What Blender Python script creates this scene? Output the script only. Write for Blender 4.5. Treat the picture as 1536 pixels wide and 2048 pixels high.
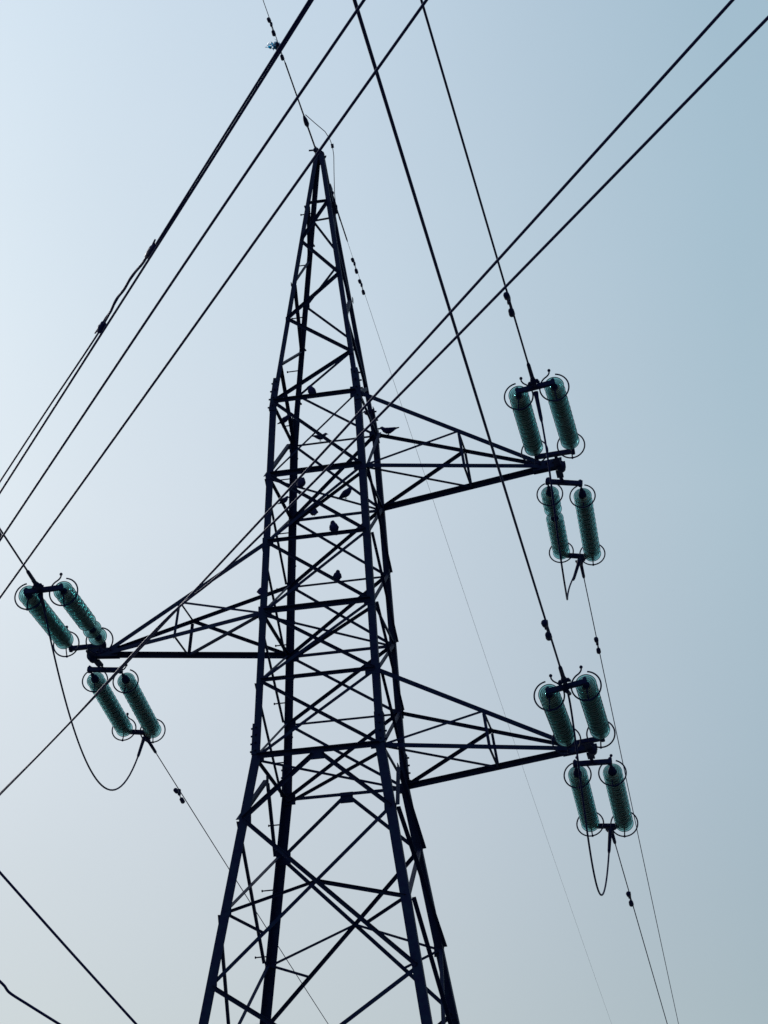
import bpy, math, random
from mathutils import Vector as V, Matrix, Quaternion
R = math.radians
random.seed(7)
for o in list(bpy.data.objects):
    bpy.data.objects.remove(o)
sc = bpy.context.scene
COL = sc.collection

# ---------------------------------------------------------------- camera
# world frame: tower axis is x=y=0, the waist of the tower is z=0, the field is at z=GZ
GZ = -10.5
CAM = V((5.1999, -24.1172, -8.9449))
YAW, PITCH, ROLL = -0.1807, 0.4753, -0.0351
fw = V((math.sin(YAW) * math.cos(PITCH), math.cos(YAW) * math.cos(PITCH), math.sin(PITCH)))
r0 = V((math.cos(YAW), -math.sin(YAW), 0)); u0 = r0.cross(fw)
rt = r0 * math.cos(ROLL) + u0 * math.sin(ROLL)
up = -r0 * math.sin(ROLL) + u0 * math.cos(ROLL)
cd = bpy.data.cameras.new('camera'); cam = bpy.data.objects.new('camera', cd); COL.objects.link(cam)
m = Matrix((rt, up, -fw)).transposed().to_4x4(); m.translation = CAM; cam.matrix_world = m
cd.sensor_fit = 'VERTICAL'; cd.sensor_height = 24.0; cd.lens = 24.0 * 4043.46 / 2048
cd.clip_start = 0.1; cd.clip_end = 5000
sc.camera = cam

# ---------------------------------------------------------------- sky, sun, exposure
SUN_AZ, SUN_EL = -42.0, 33.0          # hazy sun, ahead to the left and outside the frame
w = bpy.data.worlds.new('World'); sc.world = w; w.use_nodes = True
nt = w.node_tree; nt.nodes.clear(); N = nt.nodes; Lk = nt.links.new
out = N.new('ShaderNodeOutputWorld')
sky = N.new('ShaderNodeTexSky'); sky.sky_type = 'NISHITA'; sky.sun_disc = False
sky.sun_elevation = R(SUN_EL); sky.sun_rotation = R(SUN_AZ)
sky.air_density = 1.0; sky.dust_density = 0.5; sky.ozone_density = 1.5
bg1 = N.new('ShaderNodeBackground'); bg1.inputs[1].default_value = 0.05; Lk(sky.outputs[0], bg1.inputs[0])
tc = N.new('ShaderNodeTexCoord')
nrm = N.new('ShaderNodeVectorMath'); nrm.operation = 'NORMALIZE'; Lk(tc.outputs['Generated'], nrm.inputs[0])
dot = N.new('ShaderNodeVectorMath'); dot.operation = 'DOT_PRODUCT'; Lk(nrm.outputs[0], dot.inputs[0])
hz = V((0.990, 0.155, 0.049)).normalized()
dot.inputs[1].default_value = hz       # the haze brightens towards the sun's side of the sky
sep = N.new('ShaderNodeSeparateXYZ'); Lk(nrm.outputs[0], sep.inputs[0])
def ramp(src, lo, hi, stops):
    mr = N.new('ShaderNodeMapRange'); mr.inputs[1].default_value = lo; mr.inputs[2].default_value = hi
    Lk(src, mr.inputs[0])
    cr = N.new('ShaderNodeValToRGB'); Lk(mr.outputs[0], cr.inputs[0])
    cr.color_ramp.interpolation = 'LINEAR'
    el = cr.color_ramp.elements
    while len(el) < len(stops): el.new(0.5)
    for e, (p, c) in zip(el, stops):
        e.position = (p - lo) / (hi - lo); e.color = (*c, 1)
    return cr
SIDE = [(-0.700, (0.7375, 0.7750, 0.7375)),
        (-0.180, (0.6162, 0.6600, 0.6250)),
        (-0.090, (0.5840, 0.6248, 0.5955)),
        (0.000, (0.5415, 0.5867, 0.5657)),
        (0.090, (0.4503, 0.5125, 0.4950)),
        (0.180, (0.3625, 0.4549, 0.4406)),
        (0.700, (0.2125, 0.3000, 0.3125))]
ELEV = [(0.000, (0.3200, 0.2720, 0.1920)),
        (0.225, (0.5326, 0.4766, 0.3726)),
        (0.340, (0.6852, 0.6536, 0.6150)),
        (0.458, (0.8000, 0.8000, 0.8000)),
        (0.560, (0.7882, 0.8368, 0.8822)),
        (0.660, (0.7958, 0.8719, 0.9598)),
        (1.000, (0.7200, 0.8400, 0.9600))]
ra = ramp(dot.outputs['Value'], -0.70, 0.70, SIDE)
rb = ramp(sep.outputs[2], 0.0, 1.0, ELEV)
mul = N.new('ShaderNodeVectorMath'); mul.operation = 'MULTIPLY'
Lk(ra.outputs[0], mul.inputs[0]); Lk(rb.outputs[0], mul.inputs[1])
nz = N.new('ShaderNodeTexNoise'); nz.inputs['Scale'].default_value = 5.0; nz.inputs['Detail'].default_value = 3
Lk(nrm.outputs[0], nz.inputs['Vector'])
nmr = N.new('ShaderNodeMapRange'); nmr.inputs[1].default_value = 0.3; nmr.inputs[2].default_value = 0.7
nmr.inputs[3].default_value = 0.982; nmr.inputs[4].default_value = 1.018; Lk(nz.outputs[0], nmr.inputs[0])
bg2 = N.new('ShaderNodeBackground'); Lk(mul.outputs[0], bg2.inputs[0]); Lk(nmr.outputs[0], bg2.inputs[1])
add = N.new('ShaderNodeAddShader'); Lk(bg1.outputs[0], add.inputs[0]); Lk(bg2.outputs[0], add.inputs[1])
Lk(add.outputs[0], out.inputs[0])

sl = bpy.data.lights.new('sun', 'SUN'); sl.energy = 1.0; sl.angle = R(10); sl.color = (1.0, 0.98, 0.95)
so = bpy.data.objects.new('sun', sl); COL.objects.link(so)
sd = V((math.sin(R(SUN_AZ)) * math.cos(R(SUN_EL)), math.cos(R(SUN_AZ)) * math.cos(R(SUN_EL)), math.sin(R(SUN_EL))))
so.rotation_euler = sd.to_track_quat('Z', 'Y').to_euler(); so.location = (-30, 30, 30)

sc.view_settings.view_transform = 'Standard'; sc.view_settings.look = 'None'
sc.view_settings.exposure = 0.0; sc.view_settings.gamma = 1.0
try: sc.view_settings.use_curve_mapping = False
except Exception: pass
cy = sc.cycles
cy.max_bounces = 20; cy.transmission_bounces = 20; cy.transparent_max_bounces = 20; cy.glossy_bounces = 6
cy.caustics_refractive = True; cy.caustics_reflective = False
try: cy.use_denoising = True
except Exception: pass

# ---------------------------------------------------------------- materials
def mat(name, c1, c2, rough=0.55, scale=9.0, spec=0.35, metal=0.0, bump=0.0):
    m = bpy.data.materials.new(name); m.use_nodes = True
    n = m.node_tree.nodes; l = m.node_tree.links.new; b = n['Principled BSDF']
    t = n.new('ShaderNodeTexCoord'); z = n.new('ShaderNodeTexNoise'); z.inputs['Scale'].default_value = scale
    z.inputs['Detail'].default_value = 5; l(t.outputs['Object'], z.inputs['Vector'])
    r = n.new('ShaderNodeValToRGB'); r.color_ramp.elements[0].position = 0.35; r.color_ramp.elements[1].position = 0.68
    r.color_ramp.elements[0].color = (*c1, 1); r.color_ramp.elements[1].color = (*c2, 1)
    l(z.outputs[0], r.inputs[0]); l(r.outputs[0], b.inputs['Base Color'])
    rr = n.new('ShaderNodeMapRange'); rr.inputs[3].default_value = rough - 0.12; rr.inputs[4].default_value = rough + 0.12
    l(z.outputs[0], rr.inputs[0]); l(rr.outputs[0], b.inputs['Roughness'])
    b.inputs['Specular Tint'].default_value = (0.55, 0.68, 1.0, 1)
    b.inputs['Metallic'].default_value = metal; b.inputs['Specular IOR Level'].default_value = spec
    if bump:
        bp = n.new('ShaderNodeBump'); bp.inputs['Strength'].default_value = bump; bp.inputs['Distance'].default_value = 0.01
        l(z.outputs[0], bp.inputs['Height']); l(bp.outputs[0], b.inputs['Normal'])
    return m
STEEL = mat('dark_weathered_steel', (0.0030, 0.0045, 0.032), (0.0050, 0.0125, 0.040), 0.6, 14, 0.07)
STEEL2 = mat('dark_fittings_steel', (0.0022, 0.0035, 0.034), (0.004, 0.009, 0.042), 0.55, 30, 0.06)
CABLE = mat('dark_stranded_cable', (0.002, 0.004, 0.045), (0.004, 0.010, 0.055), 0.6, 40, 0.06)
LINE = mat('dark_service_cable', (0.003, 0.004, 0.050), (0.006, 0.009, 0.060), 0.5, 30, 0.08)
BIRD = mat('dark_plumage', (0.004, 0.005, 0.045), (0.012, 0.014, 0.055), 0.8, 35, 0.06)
CONC = mat('grey_concrete', (0.22, 0.21, 0.19), (0.33, 0.32, 0.30), 0.85, 4, 0.2, 0, 0.4)
FIELD = mat('field_ground', (0.15, 0.16, 0.15), (0.24, 0.24, 0.22), 0.95, 0.6, 0.1, 0, 0.6)
PLAST = mat('blue_plastic_film', (0.0, 0.20, 0.50), (0.03, 0.50, 0.85), 0.4, 25, 0.4)
PLAST.node_tree.nodes['Principled BSDF'].inputs['Transmission Weight'].default_value = 0.5
def glass():
    m = bpy.data.materials.new('green_toughened_glass'); m.use_nodes = True
    b = m.node_tree.nodes['Principled BSDF']; n = m.node_tree.nodes; l = m.node_tree.links.new
    t = n.new('ShaderNodeTexCoord'); z = n.new('ShaderNodeTexNoise'); z.inputs['Scale'].default_value = 12
    l(t.outputs['Object'], z.inputs['Vector'])
    r = n.new('ShaderNodeValToRGB'); r.color_ramp.elements[0].color = (0.36, 0.66, 0.655, 1); r.color_ramp.elements[1].color = (0.48, 0.75, 0.74, 1)
    l(z.outputs[0], r.inputs[0])
    # dark refraction outlines painted into the glass at outer lip and rib tips (rings about the disc's own axis)
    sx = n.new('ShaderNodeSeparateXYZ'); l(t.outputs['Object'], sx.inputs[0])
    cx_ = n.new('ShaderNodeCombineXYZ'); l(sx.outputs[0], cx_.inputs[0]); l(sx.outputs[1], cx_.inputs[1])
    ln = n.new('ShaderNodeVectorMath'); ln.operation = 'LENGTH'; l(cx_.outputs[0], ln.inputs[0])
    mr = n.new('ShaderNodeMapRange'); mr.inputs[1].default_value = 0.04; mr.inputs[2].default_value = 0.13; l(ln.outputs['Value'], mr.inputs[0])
    rim_dark = n.new('ShaderNodeValToRGB'); e = rim_dark.color_ramp.elements
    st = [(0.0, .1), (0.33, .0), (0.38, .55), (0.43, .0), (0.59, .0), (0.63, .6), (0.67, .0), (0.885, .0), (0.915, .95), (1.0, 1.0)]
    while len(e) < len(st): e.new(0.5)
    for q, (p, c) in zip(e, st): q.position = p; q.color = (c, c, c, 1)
    l(mr.outputs[0], rim_dark.inputs[0])
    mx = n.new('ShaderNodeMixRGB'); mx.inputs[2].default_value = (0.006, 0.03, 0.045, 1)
    l(rim_dark.outputs[0], mx.inputs[0]); l(r.outputs[0], mx.inputs[1]); l(mx.outputs[0], b.inputs['Base Color'])
    b.inputs['Transmission Weight'].default_value = 1.0; b.inputs['IOR'].default_value = 1.5
    b.inputs['Specular IOR Level'].default_value = 0.3
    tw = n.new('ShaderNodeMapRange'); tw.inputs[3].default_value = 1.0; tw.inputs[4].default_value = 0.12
    l(rim_dark.outputs[0], tw.inputs[0]); l(tw.outputs[0], b.inputs['Transmission Weight'])
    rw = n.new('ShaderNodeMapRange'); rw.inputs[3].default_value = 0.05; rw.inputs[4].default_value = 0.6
    l(rim_dark.outputs[0], rw.inputs[0]); l(rw.outputs[0], b.inputs['Roughness'])
    va = n.new('ShaderNodeVolumeAbsorption'); va.inputs['Color'].default_value = (0.03, 0.46, 0.50, 1); va.inputs['Density'].default_value = 46
    l(va.outputs[0], n['Material Output'].inputs['Volume'])
    return m
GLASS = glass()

# ---------------------------------------------------------------- mesh helpers
class MB:
    def __init__(s): s.v = []; s.f = []; s.sm = []
    def _add(s, vs, fs, smooth=False):
        k = len(s.v); s.v += [V(a) for a in vs]
        for f in fs: s.f.append([k + i for i in f]); s.sm.append(smooth)
    def box(s, c, ax, h):
        ax = [V(a).normalized() for a in ax]; c = V(c); vs = []
        for i in (-1, 1):
            for j in (-1, 1):
                for k in (-1, 1): vs.append(c + ax[0] * (i * h[0]) + ax[1] * (j * h[1]) + ax[2] * (k * h[2]))
        s._add(vs, [(0, 1, 3, 2), (4, 6, 7, 5), (0, 4, 5, 1), (2, 3, 7, 6), (0, 2, 6, 4), (1, 5, 7, 3)]); return s
    def angle(s, p, q, b, t, u, v):
        """steel angle (L section): heel on p-q, flanges of width b along u and v"""
        p = V(p); q = V(q); d = (q - p).normalized()
        u = V(u); u = (u - d * u.dot(d)).normalized()
        v = V(v); v = (v - d * v.dot(d)); v = (v - u * v.dot(u)).normalized()
        pr = [(0, 0), (b, 0), (b, t), (t, t), (t, b), (0, b)]
        vs = [p + u * a + v * c for a, c in pr] + [q + u * a + v * c for a, c in pr]
        fs = [(i, (i + 1) % 6, 6 + (i + 1) % 6, 6 + i) for i in range(6)] + [(5, 4, 3, 2, 1, 0), (6, 7, 8, 9, 10, 11)]
        s._add(vs, fs); return s
    def tube(s, pts, r, n=8, cap=True):
        pts = [V(p) for p in pts]; k = len(pts)
        rs = r if isinstance(r, (list, tuple)) else [r] * k
        d = (pts[1] - pts[0]).normalized()
        a = d.orthogonal().normalized(); vs = []; fs = []
        for i, p in enumerate(pts):
            if i == 0: t = pts[1] - pts[0]
            elif i == k - 1: t = pts[-1] - pts[-2]
            else: t = (pts[i + 1] - pts[i]).normalized() + (pts[i] - pts[i - 1]).normalized()
            t = t.normalized(); a = (a - t * a.dot(t)).normalized(); b = t.cross(a)
            for j in range(n):
                g = 2 * math.pi * j / n; vs.append(p + (a * math.cos(g) + b * math.sin(g)) * rs[i])
        for i in range(k - 1):
            for j in range(n): fs.append((i * n + j, i * n + (j + 1) % n, (i + 1) * n + (j + 1) % n, (i + 1) * n + j))
        if cap: fs += [tuple(range(n))[::-1], tuple((k - 1) * n + j for j in range(n))]
        s._add(vs, fs, True); return s
    def lathe(s, prof, n=28, o=(0, 0, 0), ax=(0, 0, 1), close=False):
        """prof: (axial, radius) pairs"""
        ax = V(ax).normalized(); a = ax.orthogonal().normalized(); b = ax.cross(a); o = V(o); vs = []; fs = []
        for h, r in prof:
            for j in range(n):
                g = 2 * math.pi * j / n; vs.append(o + ax * h + (a * math.cos(g) + b * math.sin(g)) * r)
        k = len(prof); rng = range(k) if close else range(k - 1)
        for i in rng:
            i2 = (i + 1) % k
            for j in range(n): fs.append((i * n + j, i * n + (j + 1) % n, i2 * n + (j + 1) % n, i2 * n + j))
        if not close: fs += [tuple(range(n))[::-1], tuple((k - 1) * n + j for j in range(n))]
        s._add(vs, fs, True); return s
    def ball(s, c, r, n=10, sq=(1, 1, 1)):
        c = V(c); vs = [c + V((0, 0, r * sq[2]))]; m_ = 6; fs = []
        for i in range(1, m_):
            for j in range(n):
                g = 2 * math.pi * j / n; h = math.pi * i / m_
                vs.append(c + V((math.sin(h) * math.cos(g) * r * sq[0], math.sin(h) * math.sin(g) * r * sq[1], math.cos(h) * r * sq[2])))
        vs.append(c - V((0, 0, r * sq[2]))); L = len(vs) - 1
        for j in range(n): fs.append((0, 1 + j, 1 + (j + 1) % n)); fs.append((L, L - n + (j + 1) % n, L - n + j))
        for i in range(m_ - 2):
            for j in range(n): fs.append((1 + i * n + j, 1 + (i + 1) * n + j, 1 + (i + 1) * n + (j + 1) % n, 1 + i * n + (j + 1) % n))
        s._add(vs, fs, True); return s
    def bolt(s, p, d, r=0.012, L=0.03):
        p = V(p); d = V(d).normalized(); s.tube([p, p + d * L], r, 6); return s
    def mesh(s, name, material, origin=(0, 0, 0)):
        o = V(origin); me = bpy.data.meshes.new(name)
        me.from_pydata([tuple(a - o) for a in s.v], [], s.f); me.polygons.foreach_set('use_smooth', s.sm)
        me.materials.append(material); me.validate(); me.update(); return me
    def build(s, name, material, parent=None, at=None):
        """one mesh object; vertices are given in world space"""
        wo = V(parent['_w']) if parent is not None else V((0, 0, 0))
        org = V(at) if at is not None else wo
        ob = bpy.data.objects.new(name, s.mesh(name, material, org)); COL.objects.link(ob)
        if parent is not None: ob.parent = parent
        ob.location = org - wo; ob['_w'] = tuple(org); return ob
def tag(o, label=None, cat=None, group=None, kind=None):
    if label: o['label'] = label
    if cat: o['category'] = cat
    if group: o['group'] = group
    if kind: o['kind'] = kind
    return o
def empty(name, loc, parent=None):
    o = bpy.data.objects.new(name, None); COL.objects.link(o); o.empty_display_size = 0.2
    wo = V(parent['_w']) if parent is not None else V((0, 0, 0))
    if parent is not None: o.parent = parent
    o.location = V(loc) - wo; o['_w'] = tuple(loc); return o

# ---------------------------------------------------------------- ground
def build_ground():
    b = MB(); rings = [0, 4, 8, 12, 17, 24, 34, 48, 70, 110, 180, 320, 600, 1500]; n = 48; vs = [V((0, 0, GZ))]; fs = []
    for i, r in enumerate(rings[1:]):
        for j in range(n):
            g = 2 * math.pi * j / n
            h = 0 if r < 30 else (math.sin(j * 1.7 + i) + math.sin(j * 0.6 - i * 2)) * min(0.25, r * 0.002)
            vs.append(V((math.cos(g) * r, math.sin(g) * r, GZ + h)))
    for j in range(n): fs.append((0, 1 + j, 1 + (j + 1) % n))
    for i in range(len(rings) - 2):
        for j in range(n):
            fs.append((1 + i * n + j, 1 + (i + 1) * n + j, 1 + (i + 1) * n + (j + 1) % n, 1 + i * n + (j + 1) % n))
    b._add(vs, fs, True)
    tag(b.build('ground', FIELD), 'flat dry field the pylon stands on, below the picture', 'ground', kind='structure')
build_ground()

# ---------------------------------------------------------------- the lattice tower
W6, W1, ZK, ZP, WP, WN = 0.80, 0.5971, 5.2459, 9.8224, 0.0396, 0.1488
def hw(z):
    if z >= ZK: return WP + (W1 - WP) * (ZP - z) / (ZP - ZK)
    if z >= 0: return W6 + (W1 - W6) * z / ZK
    return W6 - WN * z
SX = dict(A=-1, B=1, C=-1, D=1); SY = dict(A=-1, B=-1, C=1, D=1)
def at_leg(l, z): h = hw(z); return V((SX[l] * h, SY[l] * h, z))
RZ = dict(R1=5.246, R2=4.067, R3=3.053, R4=2.019, R5=1.039, R6=0.0)
NZ = dict(A0=8.836, B0=8.832, C0=8.796, D0=8.810, A1=8.122, B1=8.11, C1=8.099, D1=8.100, A2=7.349, B2=7.404, C2=7.408, D2=7.382,
          A3=6.689, B3=6.638, C3=6.655, D3=6.679, A4=5.895, B4=5.957, C4=6.002, D4=5.96,
          AN1=-0.856, BN1=-0.857, CN1=-0.762, DN1=-0.833, AN2=-2.063, BN2=-2.051, CN2=-2.131, DN2=-2.11,
          AN3=-2.967, BN3=-2.932, CN3=-2.93, DN3=-2.901)
for l in 'ABCD':
    for k, z in RZ.items(): NZ[l + k] = z
    NZ[l + '5'] = RZ['R1']; NZ[l + 'N5'] = -4.85; NZ[l + 'G'] = GZ + 0.35
def P(n): return at_leg(n[0], NZ[n])
FACE = {'AB': V((0, -1, 0)), 'CD': V((0, 1, 0)), 'AC': V((-1, 0, 0)), 'BD': V((1, 0, 0))}
def face_of(a, b):
    return FACE[''.join(sorted(a[0] + b[0]))]

tower = empty('transmission_tower', (0, 0, GZ))
tag(tower, 'dark steel lattice pylon with three cross arms, seen from below', 'pylon')

def leg_size(z): return 0.066 if z > ZK else (0.095 if z > 0 else 0.118)
for l in 'ABCD':
    ux, uy = V((-SX[l], 0, 0)), V((0, -SY[l], 0))
    b = MB()
    for z0, z1 in ((ZP - 0.02, ZK - 0.05), (ZK, -0.02), (0.02, GZ + 0.3)):
        s = leg_size((z0 + z1) / 2); o = -(ux + uy) * (0.42 * s)
        b.angle(at_leg(l, z0) + o, at_leg(l, z1) + o, s, 0.009 if s > 0.08 else 0.006, ux, uy)
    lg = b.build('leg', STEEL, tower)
    # splice cover angles with bolts
    for z0, z1, s in ((5.66, 5.12, 0.098), (0.45, 0.03, 0.115)):
        c = MB(); o = -(ux + uy) * (0.42 * s + 0.010)
        c.angle(at_leg(l, z0) + o, at_leg(l, z1) + o, s, 0.008, ux, uy)
        for k in range(4):
            zz = z0 + (z1 - z0) * (k + 0.5) / 4; p = at_leg(l, zz) + o
            c.bolt(p + uy * 0.05, -ux, 0.013, 0.028); c.bolt(p + ux * 0.05, -uy, 0.013, 0.028)
        c.build('splice_plate', STEEL, lg)
    if l == 'C':                                   # climbing bolts on the rear left leg only
        k = 0; z = -10.0
        while z < 9.2:
            s = leg_size(z); o = -(ux + uy) * (0.42 * s); p = at_leg(l, z) + o
            c = MB()
            if k % 2: d = V((-1, 0, 0)); q = p + uy * (s * 0.5)
            else: d = V((0, 1, 0)); q = p + ux * (s * 0.5)
            c.tube([q - d * 0.03, q + d * 0.15], 0.009, 6); c.tube([q + d * 0.15, q + d * 0.165], 0.016, 6)
            c.build('step_bolt', STEEL2, lg); k += 1; z += 0.42
    f = MB(); p = at_leg(l, GZ)
    f.box((p.x, p.y, GZ + 0.12), ((1, 0, 0), (0, 1, 0), (0, 0, 1)), (0.42, 0.42, 0.2))
    f.box((p.x, p.y, GZ + 0.42), ((1, 0, 0), (0, 1, 0), (0, 0, 1)), (0.27, 0.27, 0.1))
    f.build('footing', CONC, tower)

def brace(a, b, size, name='diagonal_brace', side=1, t=0.005, trim=0.02):
    """angle bar bolted to a face of the tower; side +1 outside of the leg flange, -1 inside"""
    n = face_of(a, b); p, q = P(a), P(b); d = (q - p).normalized()
    off = 0.047 if side > 0 else 0.030
    if max(p.z, q.z) > ZK + 0.1: off = 0.030 if side > 0 else 0.018
    if min(p.z, q.z) < -0.2: off = 0.057 if side > 0 else 0.038
    o = n * off if side > 0 else n * off
    vv = n if side > 0 else -n
    u = n.cross(d).normalized()
    if u.z > 0: u = -u
    p = p + o - u * (size / 2) + d * trim; q = q + o - u * (size / 2) - d * trim
    if side > 0: p = p + n * 0.002; q = q + n * 0.002
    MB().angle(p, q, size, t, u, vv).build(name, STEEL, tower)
def strut(p, q, size, n, name, t=0.005, vdir=None):
    p, q, n = V(p), V(q), V(n); d = (q - p).normalized(); u = n.cross(d).normalized()
    if u.z > 0: u = -u
    MB().angle(p - u * size / 2, q - u * size / 2, size, t, u, V(vdir) if vdir else n).build(name, STEEL, tower)

# peak: one zigzag per face, winding round the cone
for k in range(5):
    e = k % 2 == 0
    for (x, y) in (('B', 'A'), ('C', 'D'), ('A', 'C'), ('D', 'B')):
        a, b = (x, y) if e else (y, x)
        brace(a + str(k), b + str(k + 1), 0.042 if 'B' in (x, y) and 'A' in (x, y) else (0.036 if 'D' in (x, y) and 'C' in (x, y) else 0.048), 'diagonal_brace', 1 if x in 'BC' else -1)
for a, b in (('A', 'B'), ('C', 'D'), ('A', 'C'), ('B', 'D')): brace(a + '0', b + '0', 0.034, 'horizontal_brace', 1)
# body: crossed braces between the six rings
ring = ['R1', 'R2', 'R3', 'R4', 'R5', 'R6']
for i in range(5):
    for a, b in (('A', 'B'), ('C', 'D'), ('A', 'C'), ('B', 'D')):
        sz = 0.040 if a + b in ('AB', 'CD') else 0.034
        if i == 0 and a + b in ('AC', 'BD'):
            brace('C' + ring[0] if a == 'A' else 'D' + ring[0], ('A' if a == 'A' else 'B') + ring[1], 0.045, 'diagonal_brace', 1); continue
        thin = 0.024 if i == 0 else sz
        brace(a + ring[i], b + ring[i + 1], sz, 'diagonal_brace', 1)
        brace(b + ring[i], a + ring[i + 1], thin if a + b == 'AB' else sz, 'diagonal_brace', -1)
for i, k in enumerate(ring):
    big = 0.062 if k in ('R2', 'R4', 'R6') else (0.050 if k == 'R1' else 0.042)
    brace('A' + k, 'B' + k, big, 'horizontal_brace', 1, 0.006)
    brace('C' + k, 'D' + k, 0.030 if k in ('R1', 'R3', 'R5') else 0.045, 'horizontal_brace', 1)
    if k in ('R1', 'R2', 'R4', 'R6'):
        brace('A' + k, 'C' + k, 0.036, 'horizontal_brace', -1); brace('B' + k, 'D' + k, 0.036, 'horizontal_brace', -1)
    if k in ('R2', 'R4', 'R6'):
        for a, b, dz in (('A', 'D', -0.02), ('B', 'C', -0.06)):
            p, q = P(a + k) + V((0, 0, dz)), P(b + k) + V((0, 0, dz)); d = (q - p).normalized()
            side = V((0, 0, 1)).cross(d)
            MB().angle(p - side * 0.017, q - side * 0.017, 0.034, 0.004, side, (0, 0, -1)).build('plan_brace', STEEL, tower)
# waist knee braces
def mid(a, b): return (P(a) + P(b)) / 2
for a, b in (('A', 'B'), ('C', 'D'), ('A', 'C'), ('B', 'D')):
    n = face_of(a, b); m_ = mid(a + 'R6', b + 'R6') + n * 0.05; hd = (P(b + 'R6') - P(a + 'R6')).normalized()
    wd = 0.085 if a + b in ('AB', 'CD') else 0.055
    MB().box(m_ - V((0, 0, 0.045)) + n * 0.012, (hd, V((0, 0, 1)), n), (wd, 0.075, 0.004)).build('gusset_plate', STEEL, tower)
    for c, s in ((a, -1), (b, 1)):
        q = P(c + 'N1') + n * 0.055
        strut(m_ + hd * (s * 0.05) - V((0, 0, 0.05)), q, 0.050, n, 'diagonal_brace')
# splayed lower body: big crosses with secondary members
def xpoint(a, b, c, d):
    # intersection of two bars in one face
    p, q, r, s = P(a), P(b), P(c), P(d); u = q - p; v = s - r; w0 = p - r
    A_, B_, C_, D_, E_ = u.dot(u), u.dot(v), v.dot(v), u.dot(w0), v.dot(w0); den = A_ * C_ - B_ * B_
    t1 = (B_ * E_ - C_ * D_) / den; t2 = (A_ * E_ - B_ * D_) / den
    return ((p + u * t1) + (r + v * t2)) / 2
for a, b in (('A', 'B'), ('C', 'D')):
    n = face_of(a, b)
    brace(a + 'N1', b + 'N3', 0.052, 'diagonal_brace', 1, 0.006); brace(b + 'N1', a + 'N3', 0.045, 'diagonal_brace', -1)
    x = xpoint(a + 'N1', b + 'N3', b + 'N1', a + 'N3')
    for c in (a, b):
        strut(x + n * 0.02, P(c + 'N2') + n * 0.02, 0.045 if c == 'B' else 0.032, n, 'secondary_brace')
        low = (x + P(c + 'N3')) / 2
        strut(low + n * 0.015, P(c + 'N2') + n * 0.015, 0.034, n, 'secondary_brace')
    brace(a + 'N3', b + 'N5', 0.056, 'diagonal_brace', 1, 0.006); brace(b + 'N3', a + 'N5', 0.050, 'diagonal_brace', -1)
    brace(a + 'N5', b + 'N5', 0.056, 'horizontal_brace', 1)
    brace(a + 'N5', b + 'G', 0.06, 'diagonal_brace', 1, 0.006); brace(b + 'N5', a + 'G', 0.06, 'diagonal_brace', -1)
for a, b in (('A', 'C'), ('B', 'D')):
    brace(a + 'N1', b + 'N2', 0.046, 'diagonal_brace', 1); brace(b + 'N1', a + 'N2', 0.046, 'diagonal_brace', -1)
    brace(a + 'N2', b + 'N5', 0.046, 'diagonal_brace', 1); brace(b + 'N2', a + 'N5', 0.046, 'diagonal_brace', -1)
    brace(a + 'N5', b + 'N5', 0.056, 'horizontal_brace', 1)
    brace(a + 'N5', b + 'G', 0.06, 'diagonal_brace', 1, 0.006); brace(b + 'N5', a + 'G', 0.06, 'diagonal_brace', -1)
# node plates on the legs
for n_, fc, ww, hh in (('AR1', 'AB', .06, .06), ('BR1', 'AB', .075, .085), ('DR1', 'CD', .07, .085), ('AR2', 'AB', .08, .05), ('BR2', 'AB', .085, .06),
                       ('DR2', 'CD', .06, .06), ('AR3', 'AB', .075, .07), ('CR3', 'CD', .07, .07), ('AR4', 'AB', .09, .085), ('CR4', 'CD', .09, .08),
                       ('BR4', 'AB', .07, .07), ('BR5', 'AB', .10, .07), ('DR5', 'CD', .09, .075), ('AR6', 'AB', .08, .06), ('BR6', 'AB', .09, .05), ('DR6', 'CD', .08, .07),
                       ('CR6', 'CD', .08, .08), ('CR2', 'CD', .07, .06), ('DR4', 'CD', .06, .07), ('CR5', 'CD', .07, .06),
                       ('AN1', 'AB', .075, .06), ('CN1', 'CD', .09, .10), ('DN1', 'CD', .075, .09), ('BN1', 'AB', .06, .07), ('AN2', 'AB', .06, .05),
                       ('DN2', 'CD', .06, .08), ('AN3', 'AB', .06, .06), ('DN3', 'CD', .06, .07), ('A3', 'AB', .035, .035), ('B4', 'AB', .04, .04), ('C2', 'CD', .04, .04), ('A2', 'AC', .03, .03), ('D2', 'BD', .03, .04)):
    n = FACE[fc]; p = P(n_); inward = V((-SX[n_[0]], 0, 0)) if n.y else V((0, -SY[n_[0]], 0))
    MB().box(p + inward * (ww * 0.35) + n * 0.0435, (inward, V((0, 0, 1)), n), (ww, hh, 0.0035)).build('gusset_plate', STEEL, tower)
# peak cap
c = MB(); c.box((0, 0, ZP - 0.05), ((1, 0, 0), (0, 1, 0), (0, 0, 1)), (0.062, 0.062, 0.07))
c.lathe([(0, 0.075), (0.03, 0.07), (0.075, 0.03)], 12, (0, 0, ZP + 0.0205))
c.box((-0.035, -0.09, ZP + 0.045), ((1, 0, 0), (0, 1, 0), (0, 0, 1)), (0.012, 0.05, 0.04))
for k in range(4): c.bolt((0.06, -0.03 + 0.02 * k, ZP - 0.07 + 0.025 * k), (1, 0, 0), 0.012, 0.035)
c.build('peak_cap', STEEL, tower)
c = MB(); c.box((0.105, 0.16, 9.30), ((1, 0, 0), (0, 1, 0), (0, 0, 1)), (0.035, 0.07, 0.055)); c.build('earth_wire_bracket', STEEL, tower)

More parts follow.
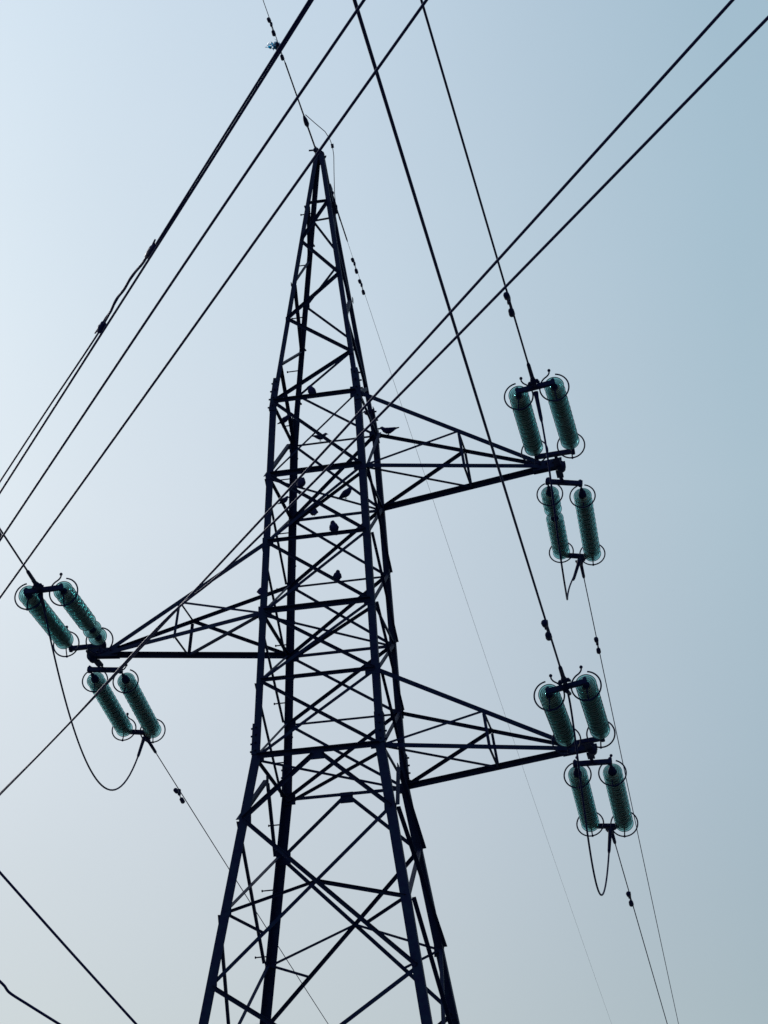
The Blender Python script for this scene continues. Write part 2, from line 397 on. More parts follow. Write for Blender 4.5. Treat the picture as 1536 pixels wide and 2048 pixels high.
# cross arms
TIP = dict(T1=V((3.1709, 0, 4.0674)), T2=V((3.276, 0, 0.0)), T3=V((-3.2268, 0, 2.0194)))
def crossarm(tip, fr, bk, top, bot):
    s = 1 if tip.x > 0 else -1
    e = V((s, 0, 0))
    # tip: side plates, lug and pins
    b = MB()
    b.box(tip - e * 0.06 + V((0, 0, 0.0)), ((1, 0, 0), (0, 1, 0), (0, 0, 1)), (0.20, 0.045, 0.03))
    b.box(tip - e * 0.10 + V((0, -0.055, 0.01)), ((1, 0, 0.1 * s), (0, 1, 0), (0, 0, 1)), (0.20, 0.005, 0.060))
    b.box(tip - e * 0.10 + V((0, 0.055, 0.01)), ((1, 0, 0.1 * s), (0, 1, 0), (0, 0, 1)), (0.20, 0.005, 0.060))
    b.lathe([(-0.055, 0.060), (0.055, 0.060)], 14, tip + e * 0.075 + V((0, 0, -0.035)), (0, 1, 0))
    b.box(tip + e * 0.04 + V((0, 0.15, -0.055)), ((1, 0, 0), (0, 1, 0), (0, 0, 1)), (0.045, 0.09, 0.014))
    b.box(tip + e * 0.04 + V((0, -0.15, -0.035)), ((1, 0, 0), (0, 1, 0), (0, 0, 1)), (0.045, 0.09, 0.014))
    for k in range(3): b.bolt(tip - e * (0.02 + 0.09 * k) + V((0, -0.06, 0.02)), (0, -1, 0), 0.014, 0.03)
    arm = b.build('crossarm', STEEL, tower)
    tf, tb = tip - e * 0.13 + V((0, -0.035, -0.01)), tip - e * 0.13 + V((0, 0.035, -0.01))
    uf, ub = tip - e * 0.20 + V((0, -0.03, 0.05)), tip - e * 0.20 + V((0, 0.03, 0.05))
    F1, B1, F0, B0 = P(fr + top), P(bk + top), P(fr + bot), P(bk + bot)
    for p, q, z, n in ((F0, tf, 0.057, -1), (B0, tb, 0.068, 1), (F1, uf, 0.060, -1), (B1, ub, 0.042, 1)):
        d = (q - p).normalized(); yy = V((0, n, 0)); u = yy.cross(d).normalized()
        if u.z > 0: u = -u
        MB().angle(p - u * z / 2 + yy * 0.03, q - u * z / 2 + yy * 0.01, z, 0.006, u, -yy).build('chord', STEEL, arm)
    h = 0.555
    mF0, mB0, mF1, mB1 = F0.lerp(tf, h), B0.lerp(tb, h), F1.lerp(uf, h), B1.lerp(ub, h)
    for p, q, z, n in ((mF1, mF0, 0.036, (0, -1, 0)), (mB1, mB0, 0.036, (0, 1, 0)), (mF1, mB1, 0.026, (0, 0, 1)), (mF0, mB0, 0.030, (0, 0, -1)),
                       (F0, mF1, 0.030, (0, -1, 0)), (B0, mB1, 0.042, (0, 1, 0)), (F0, mB0, 0.032, (0, 0, -1))):
        p, q, n = V(p), V(q), V(n); d = (q - p).normalized(); u = n.cross(d).normalized()
        if u.z > 0: u = -u
        MB().angle(p - u * z / 2 + n * 0.012 + d * 0.03, q - u * z / 2 + n * 0.012 + d * 0.03, z, 0.004, u, -n).build('lacing_bar', STEEL, arm)
crossarm(TIP['T1'], 'B', 'D', 'R1', 'R2')
crossarm(TIP['T2'], 'B', 'D', 'R5', 'R6')
crossarm(TIP['T3'], 'A', 'C', 'R3', 'R4')

# ---------------------------------------------------------------- insulator sets
GEO = {
 ('near', 'T1'): dict(S=(3.213, -0.38, 4.036), E=(3.211, -2.521, 3.839), sb=[(2.963, -0.379, 4.026), (3.455, -0.381, 4.048)], eb=[(2.99, -2.518, 3.808), (3.438, -2.524, 3.869)], w=(-0.00322, -0.07082, 0.00032)),
 ('near', 'T2'): dict(S=(3.307, -0.38, -0.052), E=(3.302, -2.528, -0.149), sb=[(3.092, -0.378, -0.075), (3.52, -0.381, -0.035)], eb=[(3.095, -2.525, -0.211), (3.528, -2.529, -0.137)], w=(0.01672, -0.06901, 0.00027)),
 ('near', 'T3'): dict(S=(-3.24, -0.38, 1.982), E=(-3.128, -2.522, 1.835), sb=[(-3.468, -0.391, 1.974), (-3.013, -0.368, 1.982)], eb=[(-3.307, -2.531, 1.826), (-2.859, -2.508, 1.843)], w=(0.11644, -0.06977, 0.0003)),
 ('far', 'T1'): dict(S=(3.241, 0.38, 3.994), E=(3.206, 2.527, 3.885), sb=[(3.017, 0.379, 4.039), (3.464, 0.381, 3.949)], eb=[(2.954, 2.526, 3.941), (3.401, 2.528, 3.853)], w=(-0.015, -0.05914, 0.00041)),
 ('far', 'T2'): dict(S=(3.313, 0.38, -0.066), E=(3.314, 2.525, -0.216), sb=[(3.089, 0.38, -0.063), (3.536, 0.379, -0.076)], eb=[(3.055, 2.526, -0.197), (3.517, 2.523, -0.243)], w=(0.00421, -0.06963, 0.0003)),
 ('far', 'T3'): dict(S=(-3.245, 0.38, 1.957), E=(-3.344, 2.523, 1.809), sb=[(-3.466, 0.371, 1.978), (-3.025, 0.388, 1.928)], eb=[(-3.626, 2.515, 1.883), (-3.195, 2.531, 1.82)], w=(-0.0427, -0.06217, 0.00039)),
}
# one glass shed and one metal cap, shared by all strings (axis +z runs away from the tower)
g = MB(); g.lathe([(0.000, 0.046), (0.006, 0.068), (0.014, 0.096), (0.022, 0.113), (0.027, 0.1215), (0.032, 0.1255), (0.038, 0.1262), (0.043, 0.1245), (0.045, 0.1205),
                   (0.041, 0.1165), (0.033, 0.112), (0.029, 0.104), (0.031, 0.0995), (0.038, 0.097), (0.038, 0.092), (0.027, 0.088), (0.024, 0.081),
                   (0.034, 0.076), (0.034, 0.071), (0.021, 0.066), (0.018, 0.059), (0.030, 0.054), (0.030, 0.049), (0.012, 0.042)], 40, close=True)
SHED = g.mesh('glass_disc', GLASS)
g = MB(); g.lathe([(-0.084, 0.018), (-0.080, 0.034), (-0.060, 0.046), (-0.030, 0.052), (-0.006, 0.056), (-0.001, 0.056), (0.008, 0.046), (0.013, 0.039), (0.016, 0.018), (0.050, 0.014), (0.062, 0.017)], 20)
CAP = g.mesh('cap_and_pin', STEEL2)
PITCH_D = 0.142
def basis(z):
    z = V(z).normalized(); x = V((1, 0, 0)); x = (x - z * x.dot(z)).normalized(); y = z.cross(x)
    return Matrix((x, y, z)).transposed()
def ring_obj(parent, c, d, tail, rad=0.178):
    """open arcing ring round the string, gap at the top, one end bent up to a ball"""
    d = (V(d).normalized() + V((random.uniform(-.06, .06), 0, random.uniform(-.06, .06)))).normalized(); rad *= random.uniform(0.97, 1.03)
    x = V((1, 0, random.uniform(-.12, .12))); x = (x - d * x.dot(d)).normalized(); upv = x.cross(d)
    if upv.z < 0: upv = -upv
    c = V(c); b = MB(); pts = []
    g0, g1 = 0.24, 2 * math.pi - 0.38          # angle from straight up, turning towards +x*tail ... the tail end is g1
    for k in range(41):
        g = g0 + (g1 - g0) * k / 40
        pts.append(c + (upv * math.cos(g) - x * tail * math.sin(g)) * rad)
    e = pts[-1]; t = (pts[-1] - pts[-2]).normalized()
    pts += [e + t * 0.025 + upv * 0.006, e + t * 0.045 + upv * 0.022, e + t * 0.050 + upv * 0.055]
    b.tube(pts, 0.010, 8); b.ball(pts[-1], 0.021)
    b.tube([c - upv * rad, c - upv * (rad * 0.5) + d * 0.02, c - upv * 0.02], 0.009, 6)
    b.ball(c - upv * rad, 0.018, sq=(1, 1, 1))
    b.build('arcing_ring', STEEL2, parent)
LAB = {('near', 'T1'): 'double string of green glass insulators above the tip of the upper right arm',
       ('far', 'T1'): 'green glass insulator pair below the upper right arm tip, one disc shattered',
       ('near', 'T2'): 'double string of dark green glass insulators above the tip of the lower right arm',
       ('far', 'T2'): 'double string of green glass insulators below the tip of the lower right arm',
       ('near', 'T3'): 'double string of green glass insulators above the tip of the left arm',
       ('far', 'T3'): 'double string of green glass insulators below the tip of the left arm'}
BROKEN = {(('far', 'T1'), 0): (4,), (('near', 'T3'), 1): (1, 3)}
for key, G in GEO.items():
    sg = -1 if key[0] == 'near' else 1
    S, E = V(G['S']), V(G['E']); tip = TIP[key[1]]; s = 1 if tip.x > 0 else -1
    root = empty('insulator_set', S); tag(root, LAB[key], 'insulator', 'double insulator strings on the arm tips')
    lug = tip + V((s * 0.04, sg * 0.22, -0.05 if sg > 0 else -0.03))
    b = MB(); d = (S - lug).normalized(); sx = d.orthogonal().normalized(); sy = d.cross(sx)
    for a_, o_ in ((sx, 0.0), (sy, 0.055)):         # two chain links
        c0 = lug + d * (0.01 + o_); pts = []
        for k in range(13):
            g = 2 * math.pi * k / 12; pts.append(c0 + d * (0.045 * math.cos(g) + 0.02) + a_ * (0.024 * math.sin(g)))
        b.tube(pts, 0.009, 6, False)
    b.tube([S - d * 0.06, S], 0.016, 8)
    b.build('shackle', STEEL2, root)
    for nm, c, ends in (('yoke_plate', S, G['sb']), ('yoke_plate', E, G['eb'])):
        p, q = V(ends[0]), V(ends[1]); ax = (q - p).normalized(); dd = (E - S).normalized(); nn = ax.cross(dd).normalized()
        b = MB(); b.box((p + q) / 2, (ax, dd, nn), ((q - p).length / 2 + 0.025, 0.030, 0.028))
        b.box((p + q) / 2, (ax, dd, nn), (0.07, 0.042, 0.022))
        for e_ in (p, q): b.lathe([(-0.045, 0.026), (0.045, 0.026)], 10, e_, nn); b.ball(e_ + V((0, 0, 0.045)), 0.018)
        b.build(nm, STEEL2, root)
    for i in (0, 1):
        p, q = V(G['sb'][i]), V(G['eb'][i]); d = (q - p); L = d.length; d.normalize()
        start = L - 0.09 - 12 * PITCH_D - 0.05
        b = MB(); b.tube([p, p + d * (start - 0.06)], 0.013, 8); b.lathe([(-0.03, 0.022), (0.0, 0.028), (0.03, 0.022)], 10, p + d * (start - 0.13), d); b.tube([q - d * 0.10, q], 0.016, 8)
        b.tube([p + d * 0.02, p + d * 0.06], 0.024, 8); b.tube([q - d * 0.07, q - d * 0.02], 0.024, 8)
        st = b.build('insulator_string', STEEL2, root, at=p)
        Bm = basis(d)
        for k in range(13):
            wob = Matrix.Rotation(random.uniform(-0.02, 0.02), 3, 'X') @ Matrix.Rotation(random.uniform(0, 6.28), 3, 'Z')
            mm = (Bm @ wob).to_4x4(); mm.translation = d * (start + k * PITCH_D)
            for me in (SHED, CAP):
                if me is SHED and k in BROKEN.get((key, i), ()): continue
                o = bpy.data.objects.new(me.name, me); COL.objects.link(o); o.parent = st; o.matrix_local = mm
        tl = 1 if i == 0 else -1
        ring_obj(root, p + d * (0.31 if sg > 0 else 0.24) - V((0, 0, 0.02)), d, tl); ring_obj(root, q - d * 0.12 - V((0, 0, 0.012)), d, tl)

# ---------------------------------------------------------------- conductors of the high-voltage line
def wpt(P0, x, sg, t): return V(P0) + V((math.sin(x[0]) * t, sg * math.cos(x[0]) * t, x[1] * t + x[2] * t * t))
def wdir(P0, x, sg, t): return (wpt(P0, x, sg, t + 0.05) - wpt(P0, x, sg, t)).normalized()
def damper(parent, P0, x, sg, t, k=1.0, drop=0.075):
    """dumbbell vibration damper clamped under the wire"""
    c = wpt(P0, x, sg, t); d = wdir(P0, x, sg, t); dn = V((0, 0, -1)); dn = (dn - d * dn.dot(d)).normalized(); sd_ = d.cross(dn)
    b = MB(); b.box(c + dn * (drop * 0.45), (d, dn, sd_), (0.028 * k, drop * 0.6, 0.02 * k))
    m0 = c + dn * drop
    b.tube([m0 - d * 0.19 * k, m0 - d * 0.1 * k + dn * 0.012, m0, m0 + d * 0.1 * k + dn * 0.012, m0 + d * 0.19 * k], 0.008 * k, 6)
    for s_ in (-1, 1):
        b.tube([m0 + d * (s_ * 0.13 * k) + dn * 0.01, m0 + d * (s_ * 0.15 * k) + dn * 0.012, m0 + d * (s_ * 0.24 * k) + dn * 0.02, m0 + d * (s_ * 0.26 * k) + dn * 0.02],
               [0.02 * k, 0.034 * k, 0.036 * k, 0.022 * k], 10)
    b.build('vibration_damper', STEEL2, parent)
WLAB = {('near', 'T1'): 'conductor rising from the upper right insulators to the top edge',
        ('near', 'T2'): 'thick conductor rising from the lower right insulators past the upper right arm',
        ('near', 'T3'): 'short stretch of conductor running from the left insulators to the left edge',
        ('far', 'T1'): 'faint conductor running down from the hanging upper right insulators behind the lower right ones',
        ('far', 'T2'): 'conductor running down from the hanging lower right insulators and fading at the bottom edge',
        ('far', 'T3'): 'thin conductor running down from the hanging left insulators behind the pylon legs'}
DAMP = {('near', 'T1'): 2.33, ('near', 'T2'): 2.15, ('near', 'T3'): 2.2, ('far', 'T1'): 2.75, ('far', 'T2'): 2.66, ('far', 'T3'): 2.11}
for key, G in GEO.items():
    sg = -1 if key[0] == 'near' else 1; E = V(G['E']); x = G['w']
    T = 90 if sg < 0 else 180
    ts = [0.05 + (T - 0.05) * (k / 90) ** 1.7 for k in range(91)]
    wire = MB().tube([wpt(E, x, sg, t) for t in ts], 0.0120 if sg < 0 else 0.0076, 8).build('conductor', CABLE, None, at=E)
    tag(wire, WLAB[key], 'power line', 'conductors strung from the insulators')
    d = wdir(E, x, sg, 0.1); b = MB()
    b.tube([E, E + d * 0.10, E + d * 0.16, E + d * 0.24], [0.022, 0.030, 0.042, 0.03], 10)
    b.tube([E + d * 0.2, E + d * 0.62, E + d * 0.66], [0.026, 0.023, 0.016], 10)
    sx = d.cross(V((0, 0, 1))).normalized()
    b.tube([E + d * 0.13 - sx * 0.075, E + d * 0.13 + sx * 0.06], 0.016, 8); b.ball(E + d * 0.1 + sx * 0.05, 0.03); b.ball(E + d * 0.17 - sx * 0.045, 0.024)
    b.build('dead_end_clamp', STEEL2, wire)
    damper(wire, E, x, sg, DAMP[key])
# jumper loops
def bez(a, b, c, d, n=48):
    a, b, c, d = map(V, (a, b, c, d)); o = []
    for k in range(n + 1):
        t = k / n; o.append(a * (1 - t) ** 3 + b * (3 * t * (1 - t) ** 2) + c * (3 * t * t * (1 - t)) + d * t ** 3)
    return o
JUMP = [((3.211, -2.501, 3.779), (3.439, -1.507, 1.254), (2.834, 1.48, 2.23), (3.206, 2.507, 3.825), 'narrow V-shaped jumper cable hanging under the tip of the upper right arm'),
        ((3.302, -2.508, -0.209), (3.337, -1.697, 0.185), (3.037, 1.56, -3.303), (3.314, 2.505, -0.276), 'narrow U-shaped jumper cable hanging under the tip of the lower right arm'),
        ((-3.128, -2.502, 1.775), (-3.269, -1.815, 1.799), (-3.563, 1.213, -1.13), (-3.344, 2.503, 1.749), 'wide drooping jumper cable loop hanging under the tip of the left arm')]
VJ = [(3.211, -2.501, 3.779), (3.241, -2.471, 3.535), (3.261, -2.43, 3.32), (3.274, -2.378, 3.13), (3.281, -2.314, 2.962), (3.284, -2.238, 2.813), (3.284, -2.151, 2.681), (3.282, -2.052, 2.563), (3.279, -1.943, 2.46), (3.274, -1.822, 2.37), (3.269, -1.692, 2.293), (3.263, -1.553, 2.227), (3.256, -1.404, 2.173), (3.249, -1.248, 2.131), (3.242, -1.085, 2.101), (3.234, -0.916, 2.082), (3.225, -0.741, 2.075), (3.215, -0.562, 2.079), (3.205, -0.38, 2.094), (3.194, -0.196, 2.121), (3.182, -0.01, 2.158), (3.169, 0.175, 2.205), (3.156, 0.36, 2.262), (3.142, 0.543, 2.327), (3.128, 0.723, 2.4), (3.115, 0.899, 2.48), (3.102, 1.07, 2.565), (3.09, 1.235, 2.654), (3.079, 1.394, 2.746), (3.071, 1.545, 2.84), (3.065, 1.689, 2.934), (3.062, 1.823, 3.027), (3.062, 1.947, 3.118), (3.066, 2.061, 3.208), (3.074, 2.164, 3.294), (3.087, 2.254, 3.379), (3.104, 2.333, 3.462), (3.125, 2.398, 3.546), (3.15, 2.449, 3.633), (3.178, 2.486, 3.726), (3.206, 2.507, 3.825)]
for a, b_, c, d, lab in JUMP:
    pts = [V(p) for p in VJ] if 'V-shaped' in lab else bez(a, b_, c, d)
    j = MB().tube(pts, 0.0125, 8).build('jumper_cable', CABLE, None, at=a); tag(j, lab, 'jumper cable', 'jumper loops between the insulators')
    for p, q in ((pts[0], pts[2]), (pts[-1], pts[-3])):
        dd = (V(q) - V(p)).normalized()
        MB().tube([p, p + dd * 0.08, p + dd * 0.36, p + dd * 0.40], [0.034, 0.026, 0.022, 0.015], 10).build('terminal_sleeve', STEEL2, j)

# earth wires at the peak
PN, XN = V((-0.045, -0.05, 9.905)), (0.0281, -0.06, 0.0003)
PF, XF = V((0.1261, 0.2, 9.2584)), (-0.0122, -0.0564, 0.0004)
e1 = MB().tube([wpt(PN, XN, -1, 0.05 + 60 * (k / 60) ** 1.6) for k in range(61)], 0.0058, 6).build('earth_wire', CABLE, None, at=PN)
tag(e1, 'thin earth wire climbing left from the pylon peak to the top edge', 'earth wire', 'earth wires at the peak')
b = MB(); b.tube([wpt(PN, XN, -1, t) for t in (0, 0.3, 0.7)], 0.013, 8); b.tube([wpt(PN, XN, -1, t) for t in (0.62, 0.70, 0.80, 0.9)], [0.016, 0.038, 0.034, 0.016], 8)
b.ball(wpt(PN, XN, -1, 0.0), 0.045); b.tube([PN + V((-0.11, 0, 0.01)), PN + V((0.05, 0, 0.0))], 0.014, 6); b.build('dead_end_clamp', STEEL2, e1)
MB().tube([wpt(PN, XN, -1, t) for t in (0.9, 1.5, 2.2, 2.25)], [0.012, 0.011, 0.011, 0.006], 8).build('armour_rod', STEEL2, e1)
damper(e1, PN, XN, -1, 2.56, 0.75, 0.04); damper(e1, PN, XN, -1, 3.12, 0.75, 0.04)
e2 = MB().tube([wpt(PF, XF, 1, 0.05 + 180 * (k / 80) ** 1.7) for k in range(81)], 0.0031, 6).build('earth_wire', CABLE, None, at=PF)
tag(e2, 'very faint earth wire descending right from below the pylon peak', 'earth wire', 'earth wires at the peak')
b = MB(); b.ball(PF, 0.04); b.tube([wpt(PF, XF, 1, t) for t in (0, 0.25, 0.28)], [0.02, 0.02, 0.012], 8)
b.tube([wpt(PF, XF, 1, t) for t in (0.25, 0.31, 0.4)], [0.012, 0.026, 0.012], 8); b.build('dead_end_clamp', STEEL2, e2)
MB().tube([wpt(PF, XF, 1, t) for t in (0.3, 0.7, 1.15, 1.2)], [0.012, 0.011, 0.011, 0.006], 8).build('armour_rod', STEEL2, e2)
damper(e2, PF, XF, 1, 1.75, 0.75, 0.04); damper(e2, PF, XF, 1, 2.32, 0.75, 0.04)
ej = [(0.015, -1.0, 9.83), (0.10, -0.75, 9.852), (0.185, -0.45, 9.908), (0.206, -0.2, 9.944), (0.2, 0.0, 9.964), (0.19, 0.13, 9.89), (0.152, 0.3, 9.753), (0.1, 0.55, 9.522), (0.08, 0.72, 9.38), (0.11, 0.85, 9.215)]
j = MB().tube(ej, 0.006, 6).build('earth_jumper', CABLE, None, at=ej[4]); tag(j, 'thin curved wire looping beside the pylon peak between the two earth wires', 'jumper cable')
b = MB(); b.tube([V(ej[4]) + V((0, -0.03, 0.03)), V(ej[4]) + V((0, 0.01, -0.02))], 0.022, 8); b.build('clamp', STEEL2, j)

# torn plastic caught on the earth wire
def scrap():
    c0 = wpt(PN, XN, -1, 2.62); b = MB(); rnd = random.Random(5)
    for k, (dx, dz, wd) in enumerate(((-0.15, -0.02, 0.085), (-0.12, 0.05, 0.07), (-0.19, 0.03, 0.02), (-0.06, 0.13, 0.014), (-0.09, -0.06, 0.08), (-0.20, -0.005, 0.018), (-0.17, 0.07, 0.012))):
        vs = []; fs = []; nseg = 8
        for i in range(nseg + 1):
            t = i / nseg; p = c0 + V((dx * t, rnd.uniform(-0.03, 0.03), dz * t + 0.012 * math.sin(t * 9 + k)))
            wv = V((0.2 * math.sin(i * 2.0 + k), 0.5, math.cos(i * 1.3 + k))).normalized() * wd * (1.0 - 0.7 * t) * rnd.uniform(0.6, 1.0)
            nn = V((0, 1, 0)).cross(wv).normalized() * 0.0008
            vs += [p + wv + nn, p - wv + nn, p - wv - nn, p + wv - nn]
        for i in range(nseg):
            q = i * 4
            for j_ in range(4): fs.append((q + j_, q + (j_ + 1) % 4, q + 4 + (j_ + 1) % 4, q + 4 + j_))
        fs += [(3, 2, 1, 0), (nseg * 4, nseg * 4 + 1, nseg * 4 + 2, nseg * 4 + 3)]
        b._add(vs, fs, True)
    o = b.build('plastic_scrap', PLAST, None, at=c0); tag(o, 'torn blue plastic scrap caught on the thin earth wire near the top edge', 'litter')
scrap()

# ---------------------------------------------------------------- low-voltage lines crossing in front
def ext(pts, a=35, b=45):
    pts = [V(p) for p in pts]
    return [pts[0] + (pts[0] - pts[1]).normalized() * a] + pts + [pts[-1] + (pts[-1] - pts[-2]).normalized() * b]
def smooth(pts, n=10):
    o = []; k = len(pts)
    for i in range(k - 1):
        p0, p1, p2, p3 = pts[max(i - 1, 0)], pts[i], pts[i + 1], pts[min(i + 2, k - 1)]
        for j_ in range(n):
            t = j_ / n
            o.append(0.5 * ((2 * p1) + (p2 - p0) * t + (2 * p0 - 5 * p1 + 4 * p2 - p3) * t * t + (3 * p1 - p0 - 3 * p2 + p3) * t ** 3))
    o.append(pts[-1]); return o
def line(pts, r, label, group, a=35, b=45, sm=True):
    pts = [V(p) for p in pts]; core = smooth(pts) if sm and len(pts) > 2 else pts
    full = ext(core, a, b); o = MB().tube(full, r, 10).build('overhead_cable', LINE, None, at=pts[0])
    return tag(o, label, 'cable', group)
G1 = 'cables crossing in front of the pylon'
m1 = [(3.573, -16.665, -2.2), (2.38, -15.086, -2.25), (0.346, -12.387, -2.3)]
w1 = line(m1, 0.0072, 'leftmost crossing cable, continuous strand of the spliced pair', G1)
# second strand: lies on the first above the splice, leaves it below
s1 = [V((3.573, -16.665, -2.2)) + V((-0.009, -0.007, 0.006)), V((2.38, -15.086, -2.25)) + V((-0.009, -0.007, 0.006)), V((2.235, -14.895, -2.225)), V((1.870, -14.414, -2.195)), V((1.637, -14.119, -2.25)), V((1.0, -13.30, -2.266)), V((0.389, -12.505, -2.28))]
w2 = line(s1, 0.0062, 'strand that leaves the leftmost crossing cable at a twisted splice', G1)
b = MB(); core = smooth(s1[2:5], 24); pts = []
for i, p in enumerate(core):
    g = i * 0.55; pts.append(p + V((0.5 * math.cos(g), 0.5 * math.cos(g) * 0.7, math.sin(g))) * 0.0045)
b.tube(pts, 0.0085, 6)
b.build('twisted_wrap', LINE, w2)
for i0, i1 in ((0, 7), (len(core) - 9, len(core) - 2)):
    b = MB(); seg = core[i0:i1 + 1]
    b.tube(seg, [0.013 + 0.007 * math.sin(math.pi * k / (len(seg) - 1)) + random.uniform(0, 0.004) for k in range(len(seg))], 9)
    e_ = seg[0] if i0 == 0 else seg[-1]; dd = (seg[1] - seg[0]).normalized() * (-1 if i0 == 0 else 1)
    b.tube([e_ - dd * 0.06 + V((-0.006, 0, 0.006)), e_ + dd * 0.035 + V((-0.012, -0.006, 0.014))], [0.008, 0.005], 6)
    b.build('tape_binding', LINE, w2)
line([(3.818, -16.607, -2.2), (2.309, -14.645, -2.25), (0.081, -11.691, -2.3)], 0.0080, 'middle of the three cables slanting across the upper left', G1)
line([(4.115, -16.536, -2.2), (2.096, -13.92, -2.3), (-0.234, -10.857, -2.35)], 0.0080, 'cable slanting from the top edge across the pylon peak', G1)
line([(5.563, -16.659, -2.6), (3.884, -14.532, -2.7), (2.233, -12.466, -2.8), (-0.127, -9.462, -2.85), (-1.245, -8.117, -2.9)], 0.0082, 'upper cable of the pair crossing from the top right over the left arm', G1)
line([(5.721, -16.498, -2.6), (3.61, -13.928, -2.7), (1.911, -11.921, -2.8), (1.187, -11.186, -2.85), (-0.11, -9.51, -2.87), (-1.233, -8.145, -2.92)], 0.0082, 'lower cable of the pair crossing from the top right over the left arm', G1)
def pix(x, y, dist):
    return CAM + ((x - 768) / 4043.46 * rt - (y - 1024) / 4043.46 * up + fw).normalized() * dist
line([pix(0, 1745, 12), pix(137, 1899, 12.2), pix(272, 2048, 12.4)], 0.0078, 'straight cable slanting down through the lower left corner', 'cables in the lower left corner', 5, 5.5)
line([pix(0, 1963, 12), pix(9, 1972, 12.02), pix(20, 1986, 12.05), pix(54, 2008, 12.1), pix(118, 2048, 12.2)], 0.0082, 'kinked short cable at the very bottom of the left edge', 'cables in the lower left corner', 4, 5)

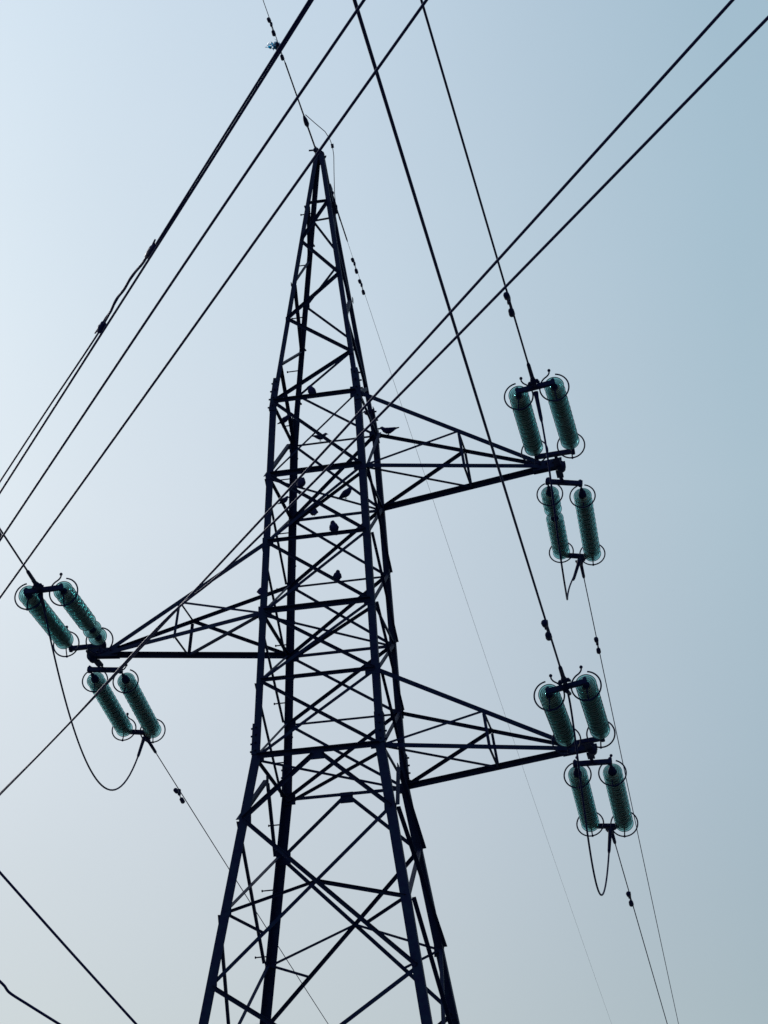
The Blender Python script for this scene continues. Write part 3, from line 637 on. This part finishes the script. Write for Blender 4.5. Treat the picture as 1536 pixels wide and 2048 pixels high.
# ---------------------------------------------------------------- birds
def bird_mesh(pose):
    """lofted body along a spine: tail - rump - breast - neck - head - bill; feet at the origin, facing +x"""
    if pose == 'level':      # horizontal body, long tail
        sp = [(-0.125, 0.085, .010, .004), (-0.085, 0.080, .018, .007), (-0.050, 0.068, .024, .020), (-0.015, 0.060, .034, .034), (0.020, 0.064, .036, .038),
              (0.048, 0.078, .028, .030), (0.064, 0.096, .020, .021), (0.078, 0.108, .020, .020), (0.092, 0.108, .013, .013), (0.104, 0.104, .005, .005), (0.116, 0.101, .002, .002)]
    elif pose == 'slant':    # body at forty degrees
        sp = [(-0.095, 0.008, .012, .004), (-0.068, 0.022, .019, .009), (-0.040, 0.042, .030, .026), (-0.010, 0.064, .040, .040), (0.018, 0.086, .040, .041),
              (0.038, 0.108, .030, .032), (0.048, 0.126, .024, .025), (0.060, 0.136, .022, .022), (0.076, 0.134, .013, .013), (0.088, 0.130, .005, .005), (0.098, 0.127, .002, .002)]
    else:                    # puffed up, upright
        sp = [(-0.066, -0.012, .014, .005), (-0.054, 0.012, .026, .016), (-0.032, 0.034, .046, .040), (-0.008, 0.056, .058, .055), (0.008, 0.082, .057, .055),
              (0.016, 0.106, .044, .044), (0.022, 0.122, .034, .034), (0.034, 0.132, .029, .029), (0.050, 0.128, .014, .014), (0.062, 0.123, .005, .005), (0.072, 0.120, .002, .002)]
    b = MB(); n = 12; vs = []; fs = []; k = len(sp); C_ = [V((a, 0, h)) for a, h, _, _ in sp]
    for i, (a, h, wy, wz) in enumerate(sp):
        t = (C_[min(i + 1, k - 1)] - C_[max(i - 1, 0)]).normalized(); y = V((0, 1, 0)); z = t.cross(y) * -1
        for j_ in range(n):
            g = 2 * math.pi * j_ / n; vs.append(C_[i] + y * (math.cos(g) * wy) + z * (math.sin(g) * wz))
    for i in range(k - 1):
        for j_ in range(n): fs.append((i * n + j_, i * n + (j_ + 1) % n, (i + 1) * n + (j_ + 1) % n, (i + 1) * n + j_))
    fs += [tuple(range(n)), tuple((k - 1) * n + j_ for j_ in range(n))[::-1]]
    b._add(vs, fs, True)
    for s in (-1, 1):        # legs and toes
        top = V((0.0, s * 0.014, 0.045)); b.tube([top, V((0.004, s * 0.014, 0.02)), V((0.0, s * 0.014, 0.003))], [0.007, 0.0035, 0.003], 6)
        b.tube([V((-0.012, s * 0.014, 0.003)), V((0.018, s * 0.016, 0.003))], 0.0028, 5)
    # folded wings
    for s in (-1, 1):
        i0, i1 = (2, 5); p, q = C_[i1], C_[1]
        b.tube([p + V((0, s * sp[5][2] * 0.9, 0)), C_[3] + V((0, s * sp[3][2] * 0.92, 0.004)), q + V((0, s * 0.014, 0.004))], [0.012, 0.018, 0.004], 8)
    return b.mesh('bird', BIRD)
BM = {p: bird_mesh(p) for p in ('level', 'slant', 'upright')}
BIRDS = [((-0.042, -0.64, 5.272), 'upright', 205, 1.0, 'bird perched on the top front beam of the body, near the rear left leg'),
         ((-0.60, 0.03, 5.262), 'slant', 15, 1.0, 'bird perched beside the left front leg just under the top beam'),
         ((-0.215, 0.625, 5.262), 'level', 10, 1.05, 'bird perched at the crossing of braces in the top bay, body stretched sideways'),
         ((0.60, 0.10, 5.265), 'level', 150, 0.9, 'bird half hidden behind the right legs under the top beam, tail showing'),
         ((0.80, 0.555, 5.175), 'level', 178, 1.25, 'bird with long tail standing clear on the upper right arm beside the leg'),
         ((-0.29, -0.29, 4.049), 'upright', 60, 1.05, 'bird tucked against the rear left leg under the second beam'),
         ((-0.66, 0.21, 4.082), 'slant', 20, 0.9, 'bird perched beside the left front leg in the second bay'),
         ((0.22, 0.22, 4.055), 'slant', 12, 1.25, 'largest bird, leaning right on a slanting inner brace of the second bay'),
         ((-0.342, 0.67, 4.095), 'upright', 120, 1.0, 'bird on the rear beam of the second bay, left of the large bird'),
         ((0.243, -0.725, 3.078), 'upright', 250, 1.05, 'round bird on the front beam below the large bird'),
         ((-0.026, 0.72, 3.072), 'upright', 300, 0.95, 'lowest bird, on the rear beam in the middle of the body'),
         ((-1.089, 0.575, 2.912), 'upright', 90, 0.8, 'small pale-edged bird on the left arm beside the left front leg')]
for p, pose, rz, s, lab in BIRDS:
    o = bpy.data.objects.new('bird', BM[pose]); COL.objects.link(o); o.location = p; o.rotation_euler = (0, 0, R(rz)); o.scale = (s, s, s)
    tag(o, lab, 'bird', 'birds perched on the pylon')
for o in bpy.data.objects:
    if '_w' in o: del o['_w']
